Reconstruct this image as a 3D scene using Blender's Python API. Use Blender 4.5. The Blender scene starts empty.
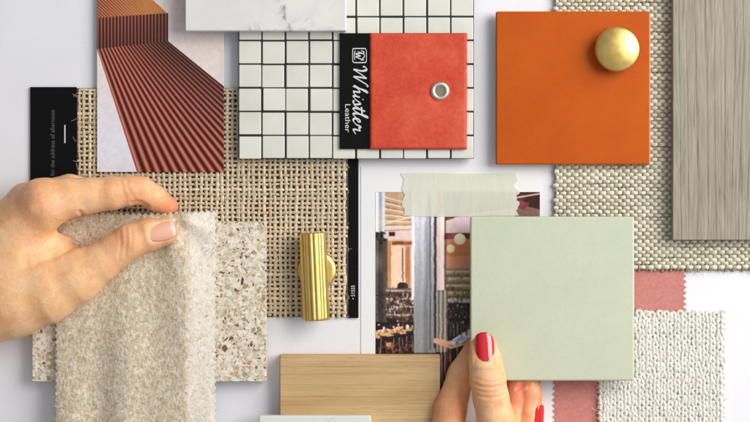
import bpy, bmesh, math, random
import numpy as np
from mathutils import Vector, Matrix

random.seed(7)
RNG = np.random.default_rng(11)
S = 0.0006            # one layout unit is 0.6 mm
D = 1833.0            # camera height in layout units (1.1 m)
CX, CY = 375.0, 211.0
sc = bpy.context.scene
COL = sc.collection

# ------------------------------------------------------------------ materials
def lin(c):
    c = np.asarray(c, float) / 255.0
    return np.where(c <= 0.04045, c / 12.92, ((c + 0.055) / 1.055) ** 2.4)
def L4(r, g, b, k=1.0):
    v = lin((r, g, b)) * k
    return (float(v[0]), float(v[1]), float(v[2]), 1.0)

class Mat:
    def __init__(self, name, color=(0.8, 0.8, 0.8, 1), rough=0.5, metal=0.0, spec=0.5):
        self.m = bpy.data.materials.new(name); self.m.use_nodes = True
        self.nt = self.m.node_tree; self.n = self.nt.nodes
        self.b = self.n['Principled BSDF']
        self.b.inputs['Base Color'].default_value = color
        self.b.inputs['Roughness'].default_value = rough
        self.b.inputs['Metallic'].default_value = metal
        self.b.inputs['Specular IOR Level'].default_value = spec
    def link(self, a, b): self.nt.links.new(a, b)
    def vec(self, sx=1, sy=1, sz=1):                # object coordinates in layout units, stretched
        t = self.n.new('ShaderNodeTexCoord'); m = self.n.new('ShaderNodeMapping')
        m.inputs['Scale'].default_value = (sx / S, sy / S, sz / S)
        self.link(t.outputs['Object'], m.inputs['Vector']); return m.outputs[0]
    def noise(self, v, scale, detail=4, rough=0.55, dist=0.0, out=0):
        t = self.n.new('ShaderNodeTexNoise'); t.inputs['Scale'].default_value = scale
        t.inputs['Detail'].default_value = detail; t.inputs['Roughness'].default_value = rough
        t.inputs['Distortion'].default_value = dist
        self.link(v, t.inputs['Vector']); return t.outputs[out]
    def voro(self, v, scale, feature='F1', out='Distance', rnd=1.0):
        t = self.n.new('ShaderNodeTexVoronoi'); t.feature = feature
        t.inputs['Scale'].default_value = scale; t.inputs['Randomness'].default_value = rnd
        self.link(v, t.inputs['Vector']); return t.outputs[out]
    def ramp(self, fac, stops, interp='LINEAR'):
        r = self.n.new('ShaderNodeValToRGB'); cr = r.color_ramp; cr.interpolation = interp
        while len(cr.elements) < len(stops): cr.elements.new(0.5)
        for e, (p, c) in zip(cr.elements, stops):
            e.position = p; e.color = c if len(c) == 4 else (*c, 1)
        self.link(fac, r.inputs['Fac']); return r.outputs['Color']
    def mix(self, fac, a, b, mode='MIX'):
        x = self.n.new('ShaderNodeMix'); x.data_type = 'RGBA'; x.blend_type = mode
        for s, i in ((fac, 0), (a, 6), (b, 7)):
            if isinstance(s, (int, float)): x.inputs[i].default_value = s
            elif isinstance(s, tuple): x.inputs[i].default_value = s
            else: self.link(s, x.inputs[i])
        return x.outputs[2]
    def math(self, op, a, b=0.0):
        x = self.n.new('ShaderNodeMath'); x.operation = op
        for s, i in ((a, 0), (b, 1)):
            if isinstance(s, (int, float)): x.inputs[i].default_value = s
            else: self.link(s, x.inputs[i])
        return x.outputs[0]
    def attr(self, name='col', out='Color'):
        a = self.n.new('ShaderNodeAttribute'); a.attribute_name = name; return a.outputs[out]
    def color(self, s): self.link(s, self.b.inputs['Base Color']); return self
    def rough(self, s): self.link(s, self.b.inputs['Roughness']); return self
    def bump(self, h, dist=1.0, strength=1.0):       # dist in layout units
        x = self.n.new('ShaderNodeBump'); x.inputs['Distance'].default_value = dist * S
        x.inputs['Strength'].default_value = strength
        prev = self.b.inputs['Normal'].links
        if prev: self.link(prev[0].from_socket, x.inputs['Normal'])
        self.link(h, x.inputs['Height']); self.link(x.outputs[0], self.b.inputs['Normal']); return self

W4 = (1, 1, 1, 1); K4 = (0, 0, 0, 1)
M = {}
def build_materials():
    m = Mat('white_board', (0.80, 0.80, 0.815, 1), 0.42, spec=0.35); v = m.vec()
    m.color(m.ramp(m.noise(v, 0.012, 5), [(0.3, (0.80, 0.80, 0.84, 1)), (0.75, (0.85, 0.85, 0.88, 1))]))
    sp_ = m.ramp(m.noise(v, 0.55, 2, .5), [(0.70, K4), (0.76, W4)]); bc = m.b.inputs['Base Color'].links[0].from_socket
    m.color(m.mix(m.math('MULTIPLY', sp_, 0.25), bc, L4(150, 146, 140))); m.rough(m.ramp(m.noise(v, 0.03, 5, .7), [(0.35, (.36,) * 3), (0.7, (.56,) * 3)]))
    m.bump(m.noise(v, 0.9, 3), 0.2, 0.7); M['board'] = m.m

    m = Mat('painted_print', W4, 0.38, spec=0.4); m.color(m.attr()); m.bump(m.noise(m.vec(), 0.4, 3), 0.1, 0.5); M['print'] = m.m
    m = Mat('paper_white', (0.82, 0.82, 0.82, 1), 0.6); M['paper'] = m.m
    m = Mat('thread', W4, 0.9, spec=0.15); v = m.vec()
    m.color(m.mix(1.0, m.attr(), m.ramp(m.noise(v, 0.9, 3), [(0.25, (0.72, 0.70, 0.66, 1)), (0.75, (1.12, 1.12, 1.12, 1))]), 'MULTIPLY'))
    m.bump(m.noise(v, 2.2, 3), 0.7, 0.8); m.b.inputs['Sheen Weight'].default_value = 0.15; M['thread'] = m.m
    m = Mat('dark_backing', L4(92, 68, 46), 0.9); M['backing'] = m.m
    m = Mat('black_card', (0.003, 0.003, 0.0035, 1), 0.6, spec=0.12); v = m.vec()
    m.bump(m.noise(v, 1.2, 3), 0.12, 0.6); m.rough(m.ramp(m.noise(v, 0.08), [(0.3, (.55,) * 3), (0.7, (.68,) * 3)])); M['black'] = m.m
    m = Mat('silver_ink', L4(215, 215, 215), 0.4); M['ink'] = m.m
    m = Mat('grey_ink', L4(88, 88, 92), 0.6); M['grey_ink'] = m.m
    # mosaic
    m = Mat('mosaic_ceramic', W4, 0.28, spec=0.45); v = m.vec()
    m.color(m.mix(1.0, m.attr(), m.ramp(m.noise(v, 0.05, 3), [(0.3, (0.95, 0.95, 0.95, 1)), (0.7, (1.02, 1.02, 1.02, 1))]), 'MULTIPLY'))
    m.bump(m.noise(v, 0.12, 2), 0.25, 0.5); M['mosaic'] = m.m
    m = Mat('black_grout', (0.012, 0.012, 0.012, 1), 0.85); M['grout'] = m.m
    # marble
    def marble(name, base, seed, amt):
        m = Mat(name, W4, 0.22, spec=0.5)
        t = m.n.new('ShaderNodeMapping'); t.inputs['Location'].default_value = (seed, seed * .37, 0); m.link(m.vec(), t.inputs['Vector']); v = t.outputs[0]
        veins = m.noise(v, 0.016, 6, 0.6, 1.6)
        vv = m.math('ABSOLUTE', m.math('SUBTRACT', veins, 0.5))
        veinc = m.ramp(vv, [(0.0, L4(150, 150, 150)), (0.012, L4(208, 208, 208)), (0.045, base), (1, base)])
        cl = m.ramp(m.noise(v, 0.013, 4), [(0.54, K4), (0.66, W4)])
        c = m.mix(m.math('MULTIPLY', cl, amt), base, veinc)
        c = m.mix(1.0, c, m.ramp(m.noise(v, 0.04, 5), [(0.3, (0.93, 0.93, 0.94, 1)), (0.7, (1.03, 1.03, 1.02, 1))]), 'MULTIPLY')
        if name == 'pale_marble':
            sx = m.n.new('ShaderNodeSeparateXYZ'); m.link(m.vec(), sx.inputs[0])
            wob = m.math('MULTIPLY', m.math('SUBTRACT', m.noise(m.vec(), 0.07, 5, .65), 0.5), 34.0)
            ax_ = m.math('ABSOLUTE', m.math('ADD', m.math('ADD', sx.outputs[0], m.math('MULTIPLY', sx.outputs[1], 0.35)), m.math('SUBTRACT', wob, 14.0)))
            on = m.ramp(m.noise(m.vec(), 0.10, 3), [(0.42, K4), (0.56, W4)])
            near = m.ramp(m.math('MULTIPLY', ax_, 0.1), [(0.02, W4), (0.26, (.25, .25, .25, 1)), (0.8, K4)])
            c = m.mix(m.math('MULTIPLY', near, on), c, L4(150, 148, 146))
        m.color(c); return m.m
    M['marble'] = marble('pale_marble', L4(226, 226, 222), 20.0, 0.75)
    M['marble2'] = marble('white_marble', L4(228, 228, 222), 311.0, 0.6)
    # leather
    m = Mat('coral_leather', L4(217, 72, 42), 0.55, spec=0.2); v = m.vec()
    big = m.ramp(m.noise(v, 0.022, 5, 0.6), [(0.3, L4(192, 62, 40)), (0.5, L4(207, 76, 52)), (0.72, L4(222, 104, 78))])
    m.color(m.mix(0.35, big, m.ramp(m.noise(v, 0.25, 4), [(0.3, L4(186, 56, 38)), (0.7, L4(222, 98, 70))])))
    m.bump(m.voro(v, 0.75), 0.25, 0.5); m.bump(m.noise(v, 0.05, 4), 1.2, 0.5); M['leather'] = m.m
    m = Mat('steel', (0.80, 0.77, 0.70, 1), 0.36, 1.0); M['steel'] = m.m
    m = Mat('eyelet_hole', L4(128, 118, 96), 0.7); M['hole'] = m.m
    # ceramic tiles
    def tile(name, c, c2, rough):
        m = Mat(name, W4, rough, spec=0.45); v = m.vec()
        bs = m.ramp(m.noise(v, 0.02, 5, 0.6), [(0.3, c), (0.72, c2)])
        m.color(m.mix(1.0, bs, m.ramp(m.noise(v, 0.35, 5, .7), [(0.25, (0.95, 0.95, 0.95, 1)), (0.75, (1.04, 1.04, 1.04, 1))]), 'MULTIPLY'))
        m.rough(m.ramp(m.noise(v, 0.09, 4), [(0.3, (rough - .06,) * 3), (0.7, (rough + .08,) * 3)]))
        m.bump(m.noise(v, 0.05, 3), 0.5, 0.35); m.bump(m.noise(v, 0.8, 3), 0.06, 0.5); return m
    m = tile('orange_glaze', L4(184, 78, 2), L4(194, 88, 5), 0.45)
    m.b.inputs['Specular IOR Level'].default_value = 0.2
    M['orange'] = m.m
    m = tile('sage_glaze', L4(197, 204, 178), L4(202, 208, 184), 0.34); M['sage'] = m.m
    m = Mat('bisque', L4(225, 205, 185), 0.8); M['bisque'] = m.m
    # brass
    m = Mat('brass', L4(226, 190, 78), 0.24, 1.0); v = m.vec()
    m.rough(m.ramp(m.noise(v, 0.12, 5), [(0.3, (.30,) * 3), (0.7, (.43,) * 3)]))
    m.color(m.ramp(m.noise(v, 0.07, 4), [(0.3, L4(224, 190, 104)), (0.7, L4(236, 207, 130))]))
    m.bump(m.noise(v, 0.07, 2), 0.25, 0.35); m.bump(m.noise(m.vec(1, .08, 1), 1.2, 3), 0.12, 0.4); M['brass'] = m.m
    # grey wood
    m = Mat('grey_wood', W4, 0.62, spec=0.3)
    va = m.vec(1, 0.09, 0.3); vb = m.vec(1, 0.02, 0.3); vc = m.vec(1, 0.16, 0.3)
    a = m.noise(va, 0.09, 6, 0.6, 1.5); b = m.noise(vb, 0.5, 4, 0.6, 0.15); c = m.noise(vc, 0.06, 4, .6, 1.2)
    base = m.ramp(c, [(0.3, L4(148, 141, 124)), (0.5, L4(158, 151, 134)), (0.72, L4(170, 163, 147))])
    fine = m.ramp(b, [(0.3, (0.80, 0.79, 0.77, 1)), (0.5, (0.98, 0.98, 0.98, 1)), (0.8, (1.06, 1.06, 1.06, 1))])
    veins = m.ramp(a, [(0.34, (0.74, 0.72, 0.69, 1)), (0.42, (0.97, 0.97, 0.97, 1)), (0.62, (1, 1, 1, 1)), (0.72, (1.1, 1.1, 1.1, 1))])
    m.color(m.mix(1.0, m.mix(1.0, base, fine, 'MULTIPLY'), veins, 'MULTIPLY'))
    wv = m.n.new('ShaderNodeTexWave'); wv.wave_type = 'BANDS'; wv.bands_direction = 'X'; wv.inputs['Scale'].default_value = 0.036
    wv.inputs['Distortion'].default_value = 16.0; wv.inputs['Detail'].default_value = 4.0; wv.inputs['Detail Scale'].default_value = 0.35; wv.inputs['Detail Roughness'].default_value = 0.6; m.link(m.vec(1, 0.06, .3), wv.inputs['Vector'])
    ln = m.ramp(wv.outputs['Fac'], [(0.0, K4), (0.16, W4)]); bc = m.b.inputs['Base Color'].links[0].from_socket
    m.color(m.mix(1.0, bc, m.ramp(wv.outputs['Fac'], [(0.0, (.90, .89, .88, 1)), (0.2, (1, 1, 1, 1))]), 'MULTIPLY'))
    m.bump(ln, 0.6, 0.5); m.bump(a, 2.2, 0.7); m.bump(b, 0.7, 0.6); M['greywood'] = m.m
    # oak
    m = Mat('oak', W4, 0.5, spec=0.35)
    va = m.vec(0.03, 1, 0.3); vb = m.vec(0.01, 1, .3); vc = m.vec(0.25, 1, .3)
    a = m.noise(va, 0.22, 6, 0.62, 0.5); b = m.noise(vb, 0.9, 4); c = m.noise(vc, 0.035, 3)
    base = m.ramp(c, [(0.3, L4(196, 160, 108)), (0.7, L4(212, 182, 136))])
    gr = m.ramp(a, [(0.3, (0.82, 0.78, 0.73, 1)), (0.48, (0.97, 0.96, 0.95, 1)), (0.75, (1.08, 1.08, 1.08, 1))])
    fn = m.ramp(b, [(0.3, (0.86, 0.84, 0.81, 1)), (0.6, (1.04, 1.04, 1.04, 1))])
    m.color(m.mix(1.0, m.mix(1.0, base, gr, 'MULTIPLY'), fn, 'MULTIPLY'))
    po = m.ramp(m.noise(m.vec(0.07, 1.6, .3), 1.0, 2, .5), [(0.60, K4), (0.68, W4)]); bc = m.b.inputs['Base Color'].links[0].from_socket
    m.color(m.mix(m.math('MULTIPLY', po, 0.35), bc, L4(140, 104, 62))); m.bump(b, 0.35, 0.6); M['oak'] = m.m
    # terrazzo
    m = Mat('terrazzo', W4, 0.3, spec=0.45)
    v = m.vec(1, 1, 1)
    wob = m.n.new('ShaderNodeVectorMath'); wob.operation = 'MULTIPLY_ADD'
    m.link(m.noise(v, 0.22, 2, out=1), wob.inputs[0]); wob.inputs[1].default_value = (5, 5, 5); m.link(v, wob.inputs[2]); v2 = wob.outputs[0]
    matrix = m.ramp(m.noise(v, 0.5, 4), [(0.3, L4(222, 206, 182)), (0.7, L4(238, 226, 206))])
    def chips(prev, vec, sc_, thr, edge, stops):
        e = m.voro(vec, sc_, 'DISTANCE_TO_EDGE'); cc = m.voro(vec, sc_, 'F1', 'Color')
        sep = m.n.new('ShaderNodeSeparateColor'); m.link(cc, sep.inputs[0])
        mask = m.math('MULTIPLY', m.math('GREATER_THAN', e, edge), m.math('LESS_THAN', sep.outputs[0], thr))
        return m.mix(mask, prev, m.ramp(sep.outputs[1], stops, 'CONSTANT'))
    c = chips(matrix, v2, 0.34, 0.78, 0.10, [(0, L4(240, 236, 222)), (0.3, L4(196, 184, 160)), (0.55, L4(170, 158, 134)), (0.75, L4(206, 188, 158)), (0.9, L4(120, 104, 82))])
    vs = m.vec(1, 0.8, 1)
    c = chips(c, v2, 0.21, 0.52, 0.13, [(0, L4(238, 232, 216)), (0.3, L4(212, 196, 170)), (0.5, L4(196, 178, 146)), (0.66, L4(172, 152, 120)), (0.82, L4(206, 160, 118)), (0.92, L4(126, 92, 60))])
    c = chips(c, vs, 0.12, 0.05, 0.2, [(0, L4(226, 214, 196)), (0.4, L4(168, 112, 70)), (0.6, L4(206, 168, 132)), (0.8, L4(98, 70, 50))])
    m.color(c); M['terrazzo'] = m.m
    # felt
    m = Mat('felt', W4, 0.95, spec=0.1); v = m.vec()
    a = m.noise(v, 0.42, 5, 0.7); b = m.noise(v, 0.19, 5, 0.65, 0.6); st = m.noise(m.vec(1, .35, 1), 0.5, 3, .6, 1.0)
    base = m.ramp(b, [(0.32, L4(206, 188, 158)), (0.5, L4(226, 212, 186)), (0.68, L4(240, 233, 217))])
    sp = m.ramp(a, [(0.33, (0.70, 0.66, 0.60, 1)), (0.46, (0.94, 0.93, 0.92, 1)), (0.62, (1.05, 1.05, 1.05, 1)), (0.72, (1.2, 1.2, 1.2, 1))])
    s2 = m.ramp(st, [(0.36, (0.78, 0.75, 0.70, 1)), (0.5, (1, 1, 1, 1)), (0.66, (1.14, 1.14, 1.15, 1))])
    body = m.mix(1.0, m.mix(1.0, base, sp, 'MULTIPLY'), s2, 'MULTIPLY')
    m.color(m.mix(m.math('MULTIPLY', m.attr('edge_light', 'Fac'), 0.55), body, L4(240, 237, 230)))     # light on the sloping right strip, painted in as a paler colour
    m.bump(a, 1.6, 0.8); m.b.inputs['Sheen Weight'].default_value = 0.3; M['felt'] = m.m
    m = Mat('pink_cloth', W4, 0.9, spec=0.15); v = m.vec()
    m.color(m.ramp(m.noise(v, 0.3, 5, .7), [(0.3, L4(190, 120, 112)), (0.7, L4(208, 142, 133))])); m.bump(m.noise(v, 0.9, 4), 0.6, 0.6)
    m.b.inputs['Sheen Weight'].default_value = 0.3; M['pink'] = m.m
    # masking tape: thin paper, some light and picture pass through
    m = Mat('washi_tape', L4(216, 222, 200), 0.55); v = m.vec(1, 0.12, 1)
    n = m.noise(v, 0.25, 4); m.bump(n, 0.4, 0.6)
    m.color(m.ramp(n, [(0.3, L4(236, 238, 220)), (0.7, L4(243, 244, 230))]))
    m.b.inputs['Alpha'].default_value = 0.56; M['tape'] = m.m
    # skin
    m = Mat('skin', W4, 0.46, spec=0.4); v = m.vec()
    base = m.ramp(m.noise(v, 0.05, 5, 0.6), [(0.3, L4(239, 182, 136)), (0.5, L4(246, 197, 152)), (0.7, L4(249, 208, 174))])
    red = m.mix(0.5, L4(216, 128, 100), L4(206, 112, 90))
    c = m.mix(m.math('MULTIPLY', m.attr('tint', 'Fac'), 0.8), base, red)
    c = m.mix(0.5, c, m.ramp(m.noise(v, 0.45, 4, .65), [(0.3, L4(210, 164, 128)), (0.7, L4(244, 212, 180))]), 'SOFT_LIGHT')
    blotch = m.ramp(m.noise(v, 0.11, 4, .6, .5), [(0.46, K4), (0.70, W4)])
    c = m.mix(m.math('MULTIPLY', blotch, 0.3), c, L4(226, 136, 108))
    pale = m.ramp(m.noise(v, 0.16, 3, .6), [(0.56, K4), (0.72, W4)])
    c = m.mix(m.math('MULTIPLY', pale, 0.3), c, L4(252, 218, 190))
    m.color(c); m.rough(m.ramp(m.noise(v, 0.3, 4), [(0.3, (.36,) * 3), (0.7, (.52,) * 3)]))
    m.b.inputs['Subsurface Weight'].default_value = 0.2
    m.b.inputs['Subsurface Radius'].default_value = (1.0, 0.35, 0.2); m.b.inputs['Subsurface Scale'].default_value = 0.003
    vv = m.vec(1, 1, 1)
    cr = m.voro(m.vec(1, .6, 1), 0.42, 'DISTANCE_TO_EDGE'); m.bump(m.ramp(cr, [(0.0, K4), (0.14, W4)]), 0.16, 0.45); m.bump(m.noise(m.vec(.35, 1, 1), 0.32, 4), 0.4, 0.5); M['skin'] = m.m
    m = Mat('bare_nail', L4(232, 176, 152), 0.25, spec=0.5)
    m.color(m.ramp(m.attr('tint', 'Fac'), [(0.0, L4(236, 176, 150)), (0.84, L4(238, 184, 160)), (0.93, L4(244, 214, 194))])); M['nail'] = m.m
    m = Mat('red_varnish', L4(214, 8, 20), 0.1, spec=0.6); m.b.inputs['Coat Weight'].default_value = 1.0; m.b.inputs['Coat Roughness'].default_value = 0.04
    m.bump(m.noise(m.vec(), 0.1, 2), 0.4, 0.4); M['varnish'] = m.m
build_materials()

# ------------------------------------------------------------------ objects
class Ref:                                            # where a thing stands; zref = the height its top is seen at
    def __init__(self, cx, cy, zb, zref):
        f = (D - zref) / D
        self.f = f; self.o = np.array([(cx - CX) * f, (CY - cy) * f, zb])
    def conv(self, v):
        v = np.asarray(v, float); w = np.empty_like(v)
        w[:, 0] = (v[:, 0] - CX) * self.f; w[:, 1] = (CY - v[:, 1]) * self.f; w[:, 2] = v[:, 2]
        return (w - self.o) * S

def tag(o, label=None, cat=None, group=None, kind=None):
    if label: o['label'] = label
    if cat: o['category'] = cat
    if group: o['group'] = group
    if kind: o['kind'] = kind
    return o
def empty(name, ref, label, cat, group=None):
    o = bpy.data.objects.new(name, None); COL.objects.link(o); o.empty_display_size = 0.01
    o.location = ref.o * S; return tag(o, label, cat, group)
def mesh(name, ref, v, faces, mat, parent=None, smooth=False, attrs=None, convert=True):
    """v: (N,3) layout coordinates (y runs down as in the layout); faces: (K,4) array or list"""
    me = bpy.data.meshes.new(name); w = ref.conv(v) if convert else np.asarray(v, float)
    if isinstance(faces, np.ndarray):
        k = faces.shape[1]
        fl = faces[:, ::-1] if convert else faces
        me.vertices.add(len(w)); me.vertices.foreach_set('co', np.ascontiguousarray(w, np.float32).ravel())
        me.loops.add(fl.size); me.loops.foreach_set('vertex_index', np.ascontiguousarray(fl, np.int32).ravel())
        me.polygons.add(len(fl)); me.polygons.foreach_set('loop_start', np.arange(0, fl.size, k, dtype=np.int32))
        me.update(calc_edges=True)
    else:
        me.from_pydata([tuple(p) for p in w], [], [tuple(f)[::-1] if convert else tuple(f) for f in faces]); me.update()
    me.validate()
    if attrs:
        for an, (kind, data) in attrs.items():
            a = me.attributes.new(an, kind, 'POINT')
            a.data.foreach_set('color' if kind == 'FLOAT_COLOR' else 'value', np.ascontiguousarray(data, np.float32).ravel())
    me.materials.append(M[mat])
    if smooth: me.polygons.foreach_set('use_smooth', [True] * len(me.polygons))
    o = bpy.data.objects.new(name, me); COL.objects.link(o)
    if parent: o.parent = parent
    else: o.location = ref.o * S
    return o
def from_bm(name, ref, bm, mat, parent=None, smooth=True, wn=True):
    """bm already holds local coordinates in metres"""
    me = bpy.data.meshes.new(name); bm.normal_update(); bm.to_mesh(me); bm.free()
    me.materials.append(M[mat])
    if smooth: me.polygons.foreach_set('use_smooth', [True] * len(me.polygons))
    o = bpy.data.objects.new(name, me); COL.objects.link(o)
    if wn: o.modifiers.new('wn', 'WEIGHTED_NORMAL').keep_sharp = True
    if parent: o.parent = parent
    else: o.location = ref.o * S
    return o
def slab(name, ref, x0, y0, x1, y1, zb, zt, bev, mat, parent=None, segs=3, top_only=False):
    bm = bmesh.new(); bmesh.ops.create_cube(bm, size=1)
    c = ref.conv([[(x0 + x1) / 2, (y0 + y1) / 2, (zb + zt) / 2]])[0]
    for v in bm.verts:
        v.co = Vector((v.co.x * (x1 - x0) * ref.f * S + c[0], v.co.y * (y1 - y0) * ref.f * S + c[1], v.co.z * (zt - zb) * S + c[2]))
    if bev:
        ed = [e for e in bm.edges if not top_only or (e.verts[0].co.z + e.verts[1].co.z) / 2 > c[2] - 1e-9]
        bmesh.ops.bevel(bm, geom=ed, offset=bev * S, segments=segs, profile=0.5, affect='EDGES')
    return from_bm(name, ref, bm, mat, parent)
def prism(name, ref, pts, zb, zt, mat, parent=None):
    n = len(pts); bm = bmesh.new()
    lo = [bm.verts.new(Vector(p)) for p in ref.conv([[x, y, zb] for x, y in pts])]
    hi = [bm.verts.new(Vector(p)) for p in ref.conv([[x, y, zt] for x, y in pts])]
    bm.faces.new(hi); bm.faces.new(lo[::-1])
    for i in range(n): bm.faces.new((lo[i], lo[(i + 1) % n], hi[(i + 1) % n], hi[i]))
    bmesh.ops.recalc_face_normals(bm, faces=bm.faces)
    bmesh.ops.triangulate(bm, faces=[f for f in bm.faces if len(f.verts) > 4])
    return from_bm(name, ref, bm, mat, parent, smooth=False, wn=False)
def tubes(paths, radii, squash, nseg=6):
    """paths list of (n,3); radii list of (n,) ; returns verts, quads, per-vertex path index"""
    V, F, I = [], [], []; base = 0
    ang = np.arange(nseg) / nseg * 2 * np.pi
    for k, (p, r) in enumerate(zip(paths, radii)):
        n = len(p); t = np.gradient(p, axis=0); t /= np.linalg.norm(t, axis=1)[:, None] + 1e-9
        side = np.cross(t, [0, 0, 1.0]); side /= np.linalg.norm(side, axis=1)[:, None] + 1e-9
        up = np.cross(side, t)
        ring = p[:, None] + r[:, None, None] * (np.cos(ang)[None, :, None] * side[:, None] + squash * np.sin(ang)[None, :, None] * up[:, None])
        V.append(ring.reshape(-1, 3)); I.append(np.full(n * nseg, k))
        i = np.arange(n - 1)[:, None] * nseg; j = np.arange(nseg)[None]; j2 = (j + 1) % nseg
        q = np.stack([i + j, i + j2, i + nseg + j2, i + nseg + j], -1).reshape(-1, 4) + base
        F.append(q); base += n * nseg
    return np.concatenate(V), np.concatenate(F)[:, ::-1], np.concatenate(I)

def vnoise(x, y, seed=0):
    xi = np.floor(x).astype(int); yi = np.floor(y).astype(int); fx = x - xi; fy = y - yi
    fx = fx * fx * (3 - 2 * fx); fy = fy * fy * (3 - 2 * fy)
    def h(a, b):
        n = (a * 374761393 + b * 668265263 + seed * 974711) & 0x7fffffff
        n = ((n ^ (n >> 13)) * 1274126177) & 0x7fffffff
        return ((n ^ (n >> 16)) & 0xffff) / 65535.0
    return (h(xi, yi) * (1 - fx) + h(xi + 1, yi) * fx) * (1 - fy) + (h(xi, yi + 1) * (1 - fx) + h(xi + 1, yi + 1) * fx) * fy
def fbm(x, y, seed=0, o=4):
    return sum(vnoise(x * 2 ** i, y * 2 ** i, seed + i) * 0.5 ** i for i in range(o)) / sum(0.5 ** i for i in range(o))

def weave(name, ref, x0, y0, x1, y1, px, py, rx, ry, zc, amp, cx_, cy_, parent, squash=0.62, fray=2.0, jit=0.25, nf=0, fz=2.2):
    """plain weave of warp (vertical) and weft (horizontal) threads as real tubes"""
    paths, rad, cols = [], [], []
    nx = int((x1 - x0) / px) + 1; ny = int((y1 - y0) / py) + 1
    for i in range(nx):
        X = x0 + i * px
        a, b = y0 - RNG.uniform(-.3, fray), y1 + RNG.uniform(-.3, fray)
        y = np.arange(a, b, py / 3.0); n = len(y)
        z = zc + amp * np.cos(np.pi * ((y - y0) / py) + np.pi * i)
        wob = jit * (vnoise(y / 9, np.full(n, i * 3.3), 5) - .5) * px * 1.1 + RNG.normal(0, jit * .18 * px)
        paths.append(np.stack([X + wob, y, z], 1)); slub = 0.8 + 0.42 * vnoise(y / 14, np.full(n, i * 7.7), 9)
        rad.append(rx * slub * RNG.uniform(.88, 1.12)); cols.append(np.array(cx_(i)) * RNG.uniform(.86, 1.1))
    for j in range(ny):
        Y = y0 + j * py
        a, b = x0 - RNG.uniform(-.3, fray), x1 + RNG.uniform(-.3, fray)
        x = np.arange(a, b, px / 3.0); n = len(x)
        z = zc - amp * np.cos(np.pi * ((x - x0) / px) + np.pi * j)
        wob = jit * (vnoise(x / 9, np.full(n, j * 3.9), 25) - .5) * py * 1.1 + RNG.normal(0, jit * .18 * py)
        paths.append(np.stack([x, Y + wob, z], 1)); slub = 0.8 + 0.42 * vnoise(x / 14, np.full(n, j * 7.1), 19)
        rad.append(ry * slub * RNG.uniform(.88, 1.12)); cols.append(np.array(cy_(j)) * RNG.uniform(.86, 1.1))
    if nf:                                              # loose fibres standing off the yarn
        P, R = fibres(nf, x0, y0, x1, y1, lambda x, y: zc + amp + .3, 7.0, .13, .15, fz); paths += P; rad += R; cols += [np.array(cx_(0)) if k % 2 else np.array(cy_(0)) for k in range(nf)]
    V, F, I = tubes(paths, rad, squash)
    c = np.ones((len(V), 4)); c[:, :3] = np.array(cols)[I]
    return mesh(name, ref, V, F, 'thread', parent, True, {'col': ('FLOAT_COLOR', c)})

def fibres(n, x0, y0, x1, y1, zfun, length, r, rim=0.0, fz=2.2):
    P, R = [], []
    for k in range(n):
        if RNG.random() < rim:
            e = RNG.integers(4); x = RNG.uniform(x0, x1) if e < 2 else (x0, x1)[e - 2]; y = RNG.uniform(y0, y1) if e > 1 else (y0, y1)[e]
        else: x, y = RNG.uniform(x0, x1), RNG.uniform(y0, y1)
        a = RNG.uniform(0, 6.28); c = RNG.normal(0, .35); l = length * RNG.uniform(.4, 1.3); t = np.linspace(0, 1, 5); an = a + c * t * 3
        px = x + np.cumsum(np.cos(an)) * l / 5; py = y + np.cumsum(np.sin(an)) * l / 5
        P.append(np.stack([px, py, zfun(x, y) + RNG.uniform(.3, fz) * np.sin(t * 2.6)], 1)); R.append(np.full(5, r * RNG.uniform(.7, 1.3)))
    return P, R
def text(name, ref, body, size, x, y, rot, z, mat, parent, stretch=1.0):
    cu = bpy.data.curves.new(name, 'FONT'); cu.body = body; cu.size = size; cu.align_x = 'LEFT'; cu.resolution_u = 3
    tmp = bpy.data.objects.new(name, cu); COL.objects.link(tmp)
    bpy.context.view_layer.update()
    me = bpy.data.meshes.new_from_object(tmp.evaluated_get(bpy.context.evaluated_depsgraph_get()))
    bpy.data.objects.remove(tmp); bpy.data.curves.remove(cu)
    c, s_ = math.cos(rot), math.sin(rot)
    pts = np.array([[x + (c * v.co.x * stretch - s_ * v.co.y), y - (s_ * v.co.x * stretch + c * v.co.y), z] for v in me.vertices])
    for v, p in zip(me.vertices, ref.conv(pts)): v.co = p
    me.materials.clear(); me.materials.append(M[mat]); me.name = name
    o = bpy.data.objects.new(name, me); COL.objects.link(o); o.parent = parent; return o

def catmull(pts, n=8):
    p = np.array([pts[0]] + list(pts) + [pts[-1]], float); out = []
    for i in range(1, len(p) - 2):
        t = np.linspace(0, 1, n, endpoint=False)[:, None]
        a, b, c, d = p[i - 1:i + 3]
        out.append(0.5 * (2 * b + (c - a) * t + (2 * a - 5 * b + 4 * c - d) * t ** 2 + (3 * b - a - 3 * c + d) * t ** 3))
    out.append(p[-2:-1]); return np.concatenate(out)
def strokes(name, ref, lines, fmap, z, mat, parent, wmin, wmax, nib=math.radians(20)):
    """pen lettering: ribbons whose width follows the pen angle, merged into one mesh"""
    V, F = [], []; zi = 0
    for ln in lines:
        p = catmull(ln, 7) if len(ln) > 2 else np.array(ln, float)
        t = np.gradient(p, axis=0); a = np.arctan2(t[:, 1], t[:, 0])
        nrm = np.stack([-np.sin(a), np.cos(a)], 1)
        w = (wmin + (wmax - wmin) * np.abs(np.sin(a - nib)) ** 1.4)[:, None] / 2
        l, r = p + nrm * w, p - nrm * w; b = len(V)
        for q in range(len(p)):
            for e in (l[q], r[q]): V.append((*fmap(*e), z + zi * 0.004 + q * 0.0003))
        for q in range(len(p) - 1): F.append((b + 2 * q, b + 2 * q + 1, b + 2 * q + 3, b + 2 * q + 2))
        zi += 1
    return mesh(name, ref, np.array(V), F, mat, parent)

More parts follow.
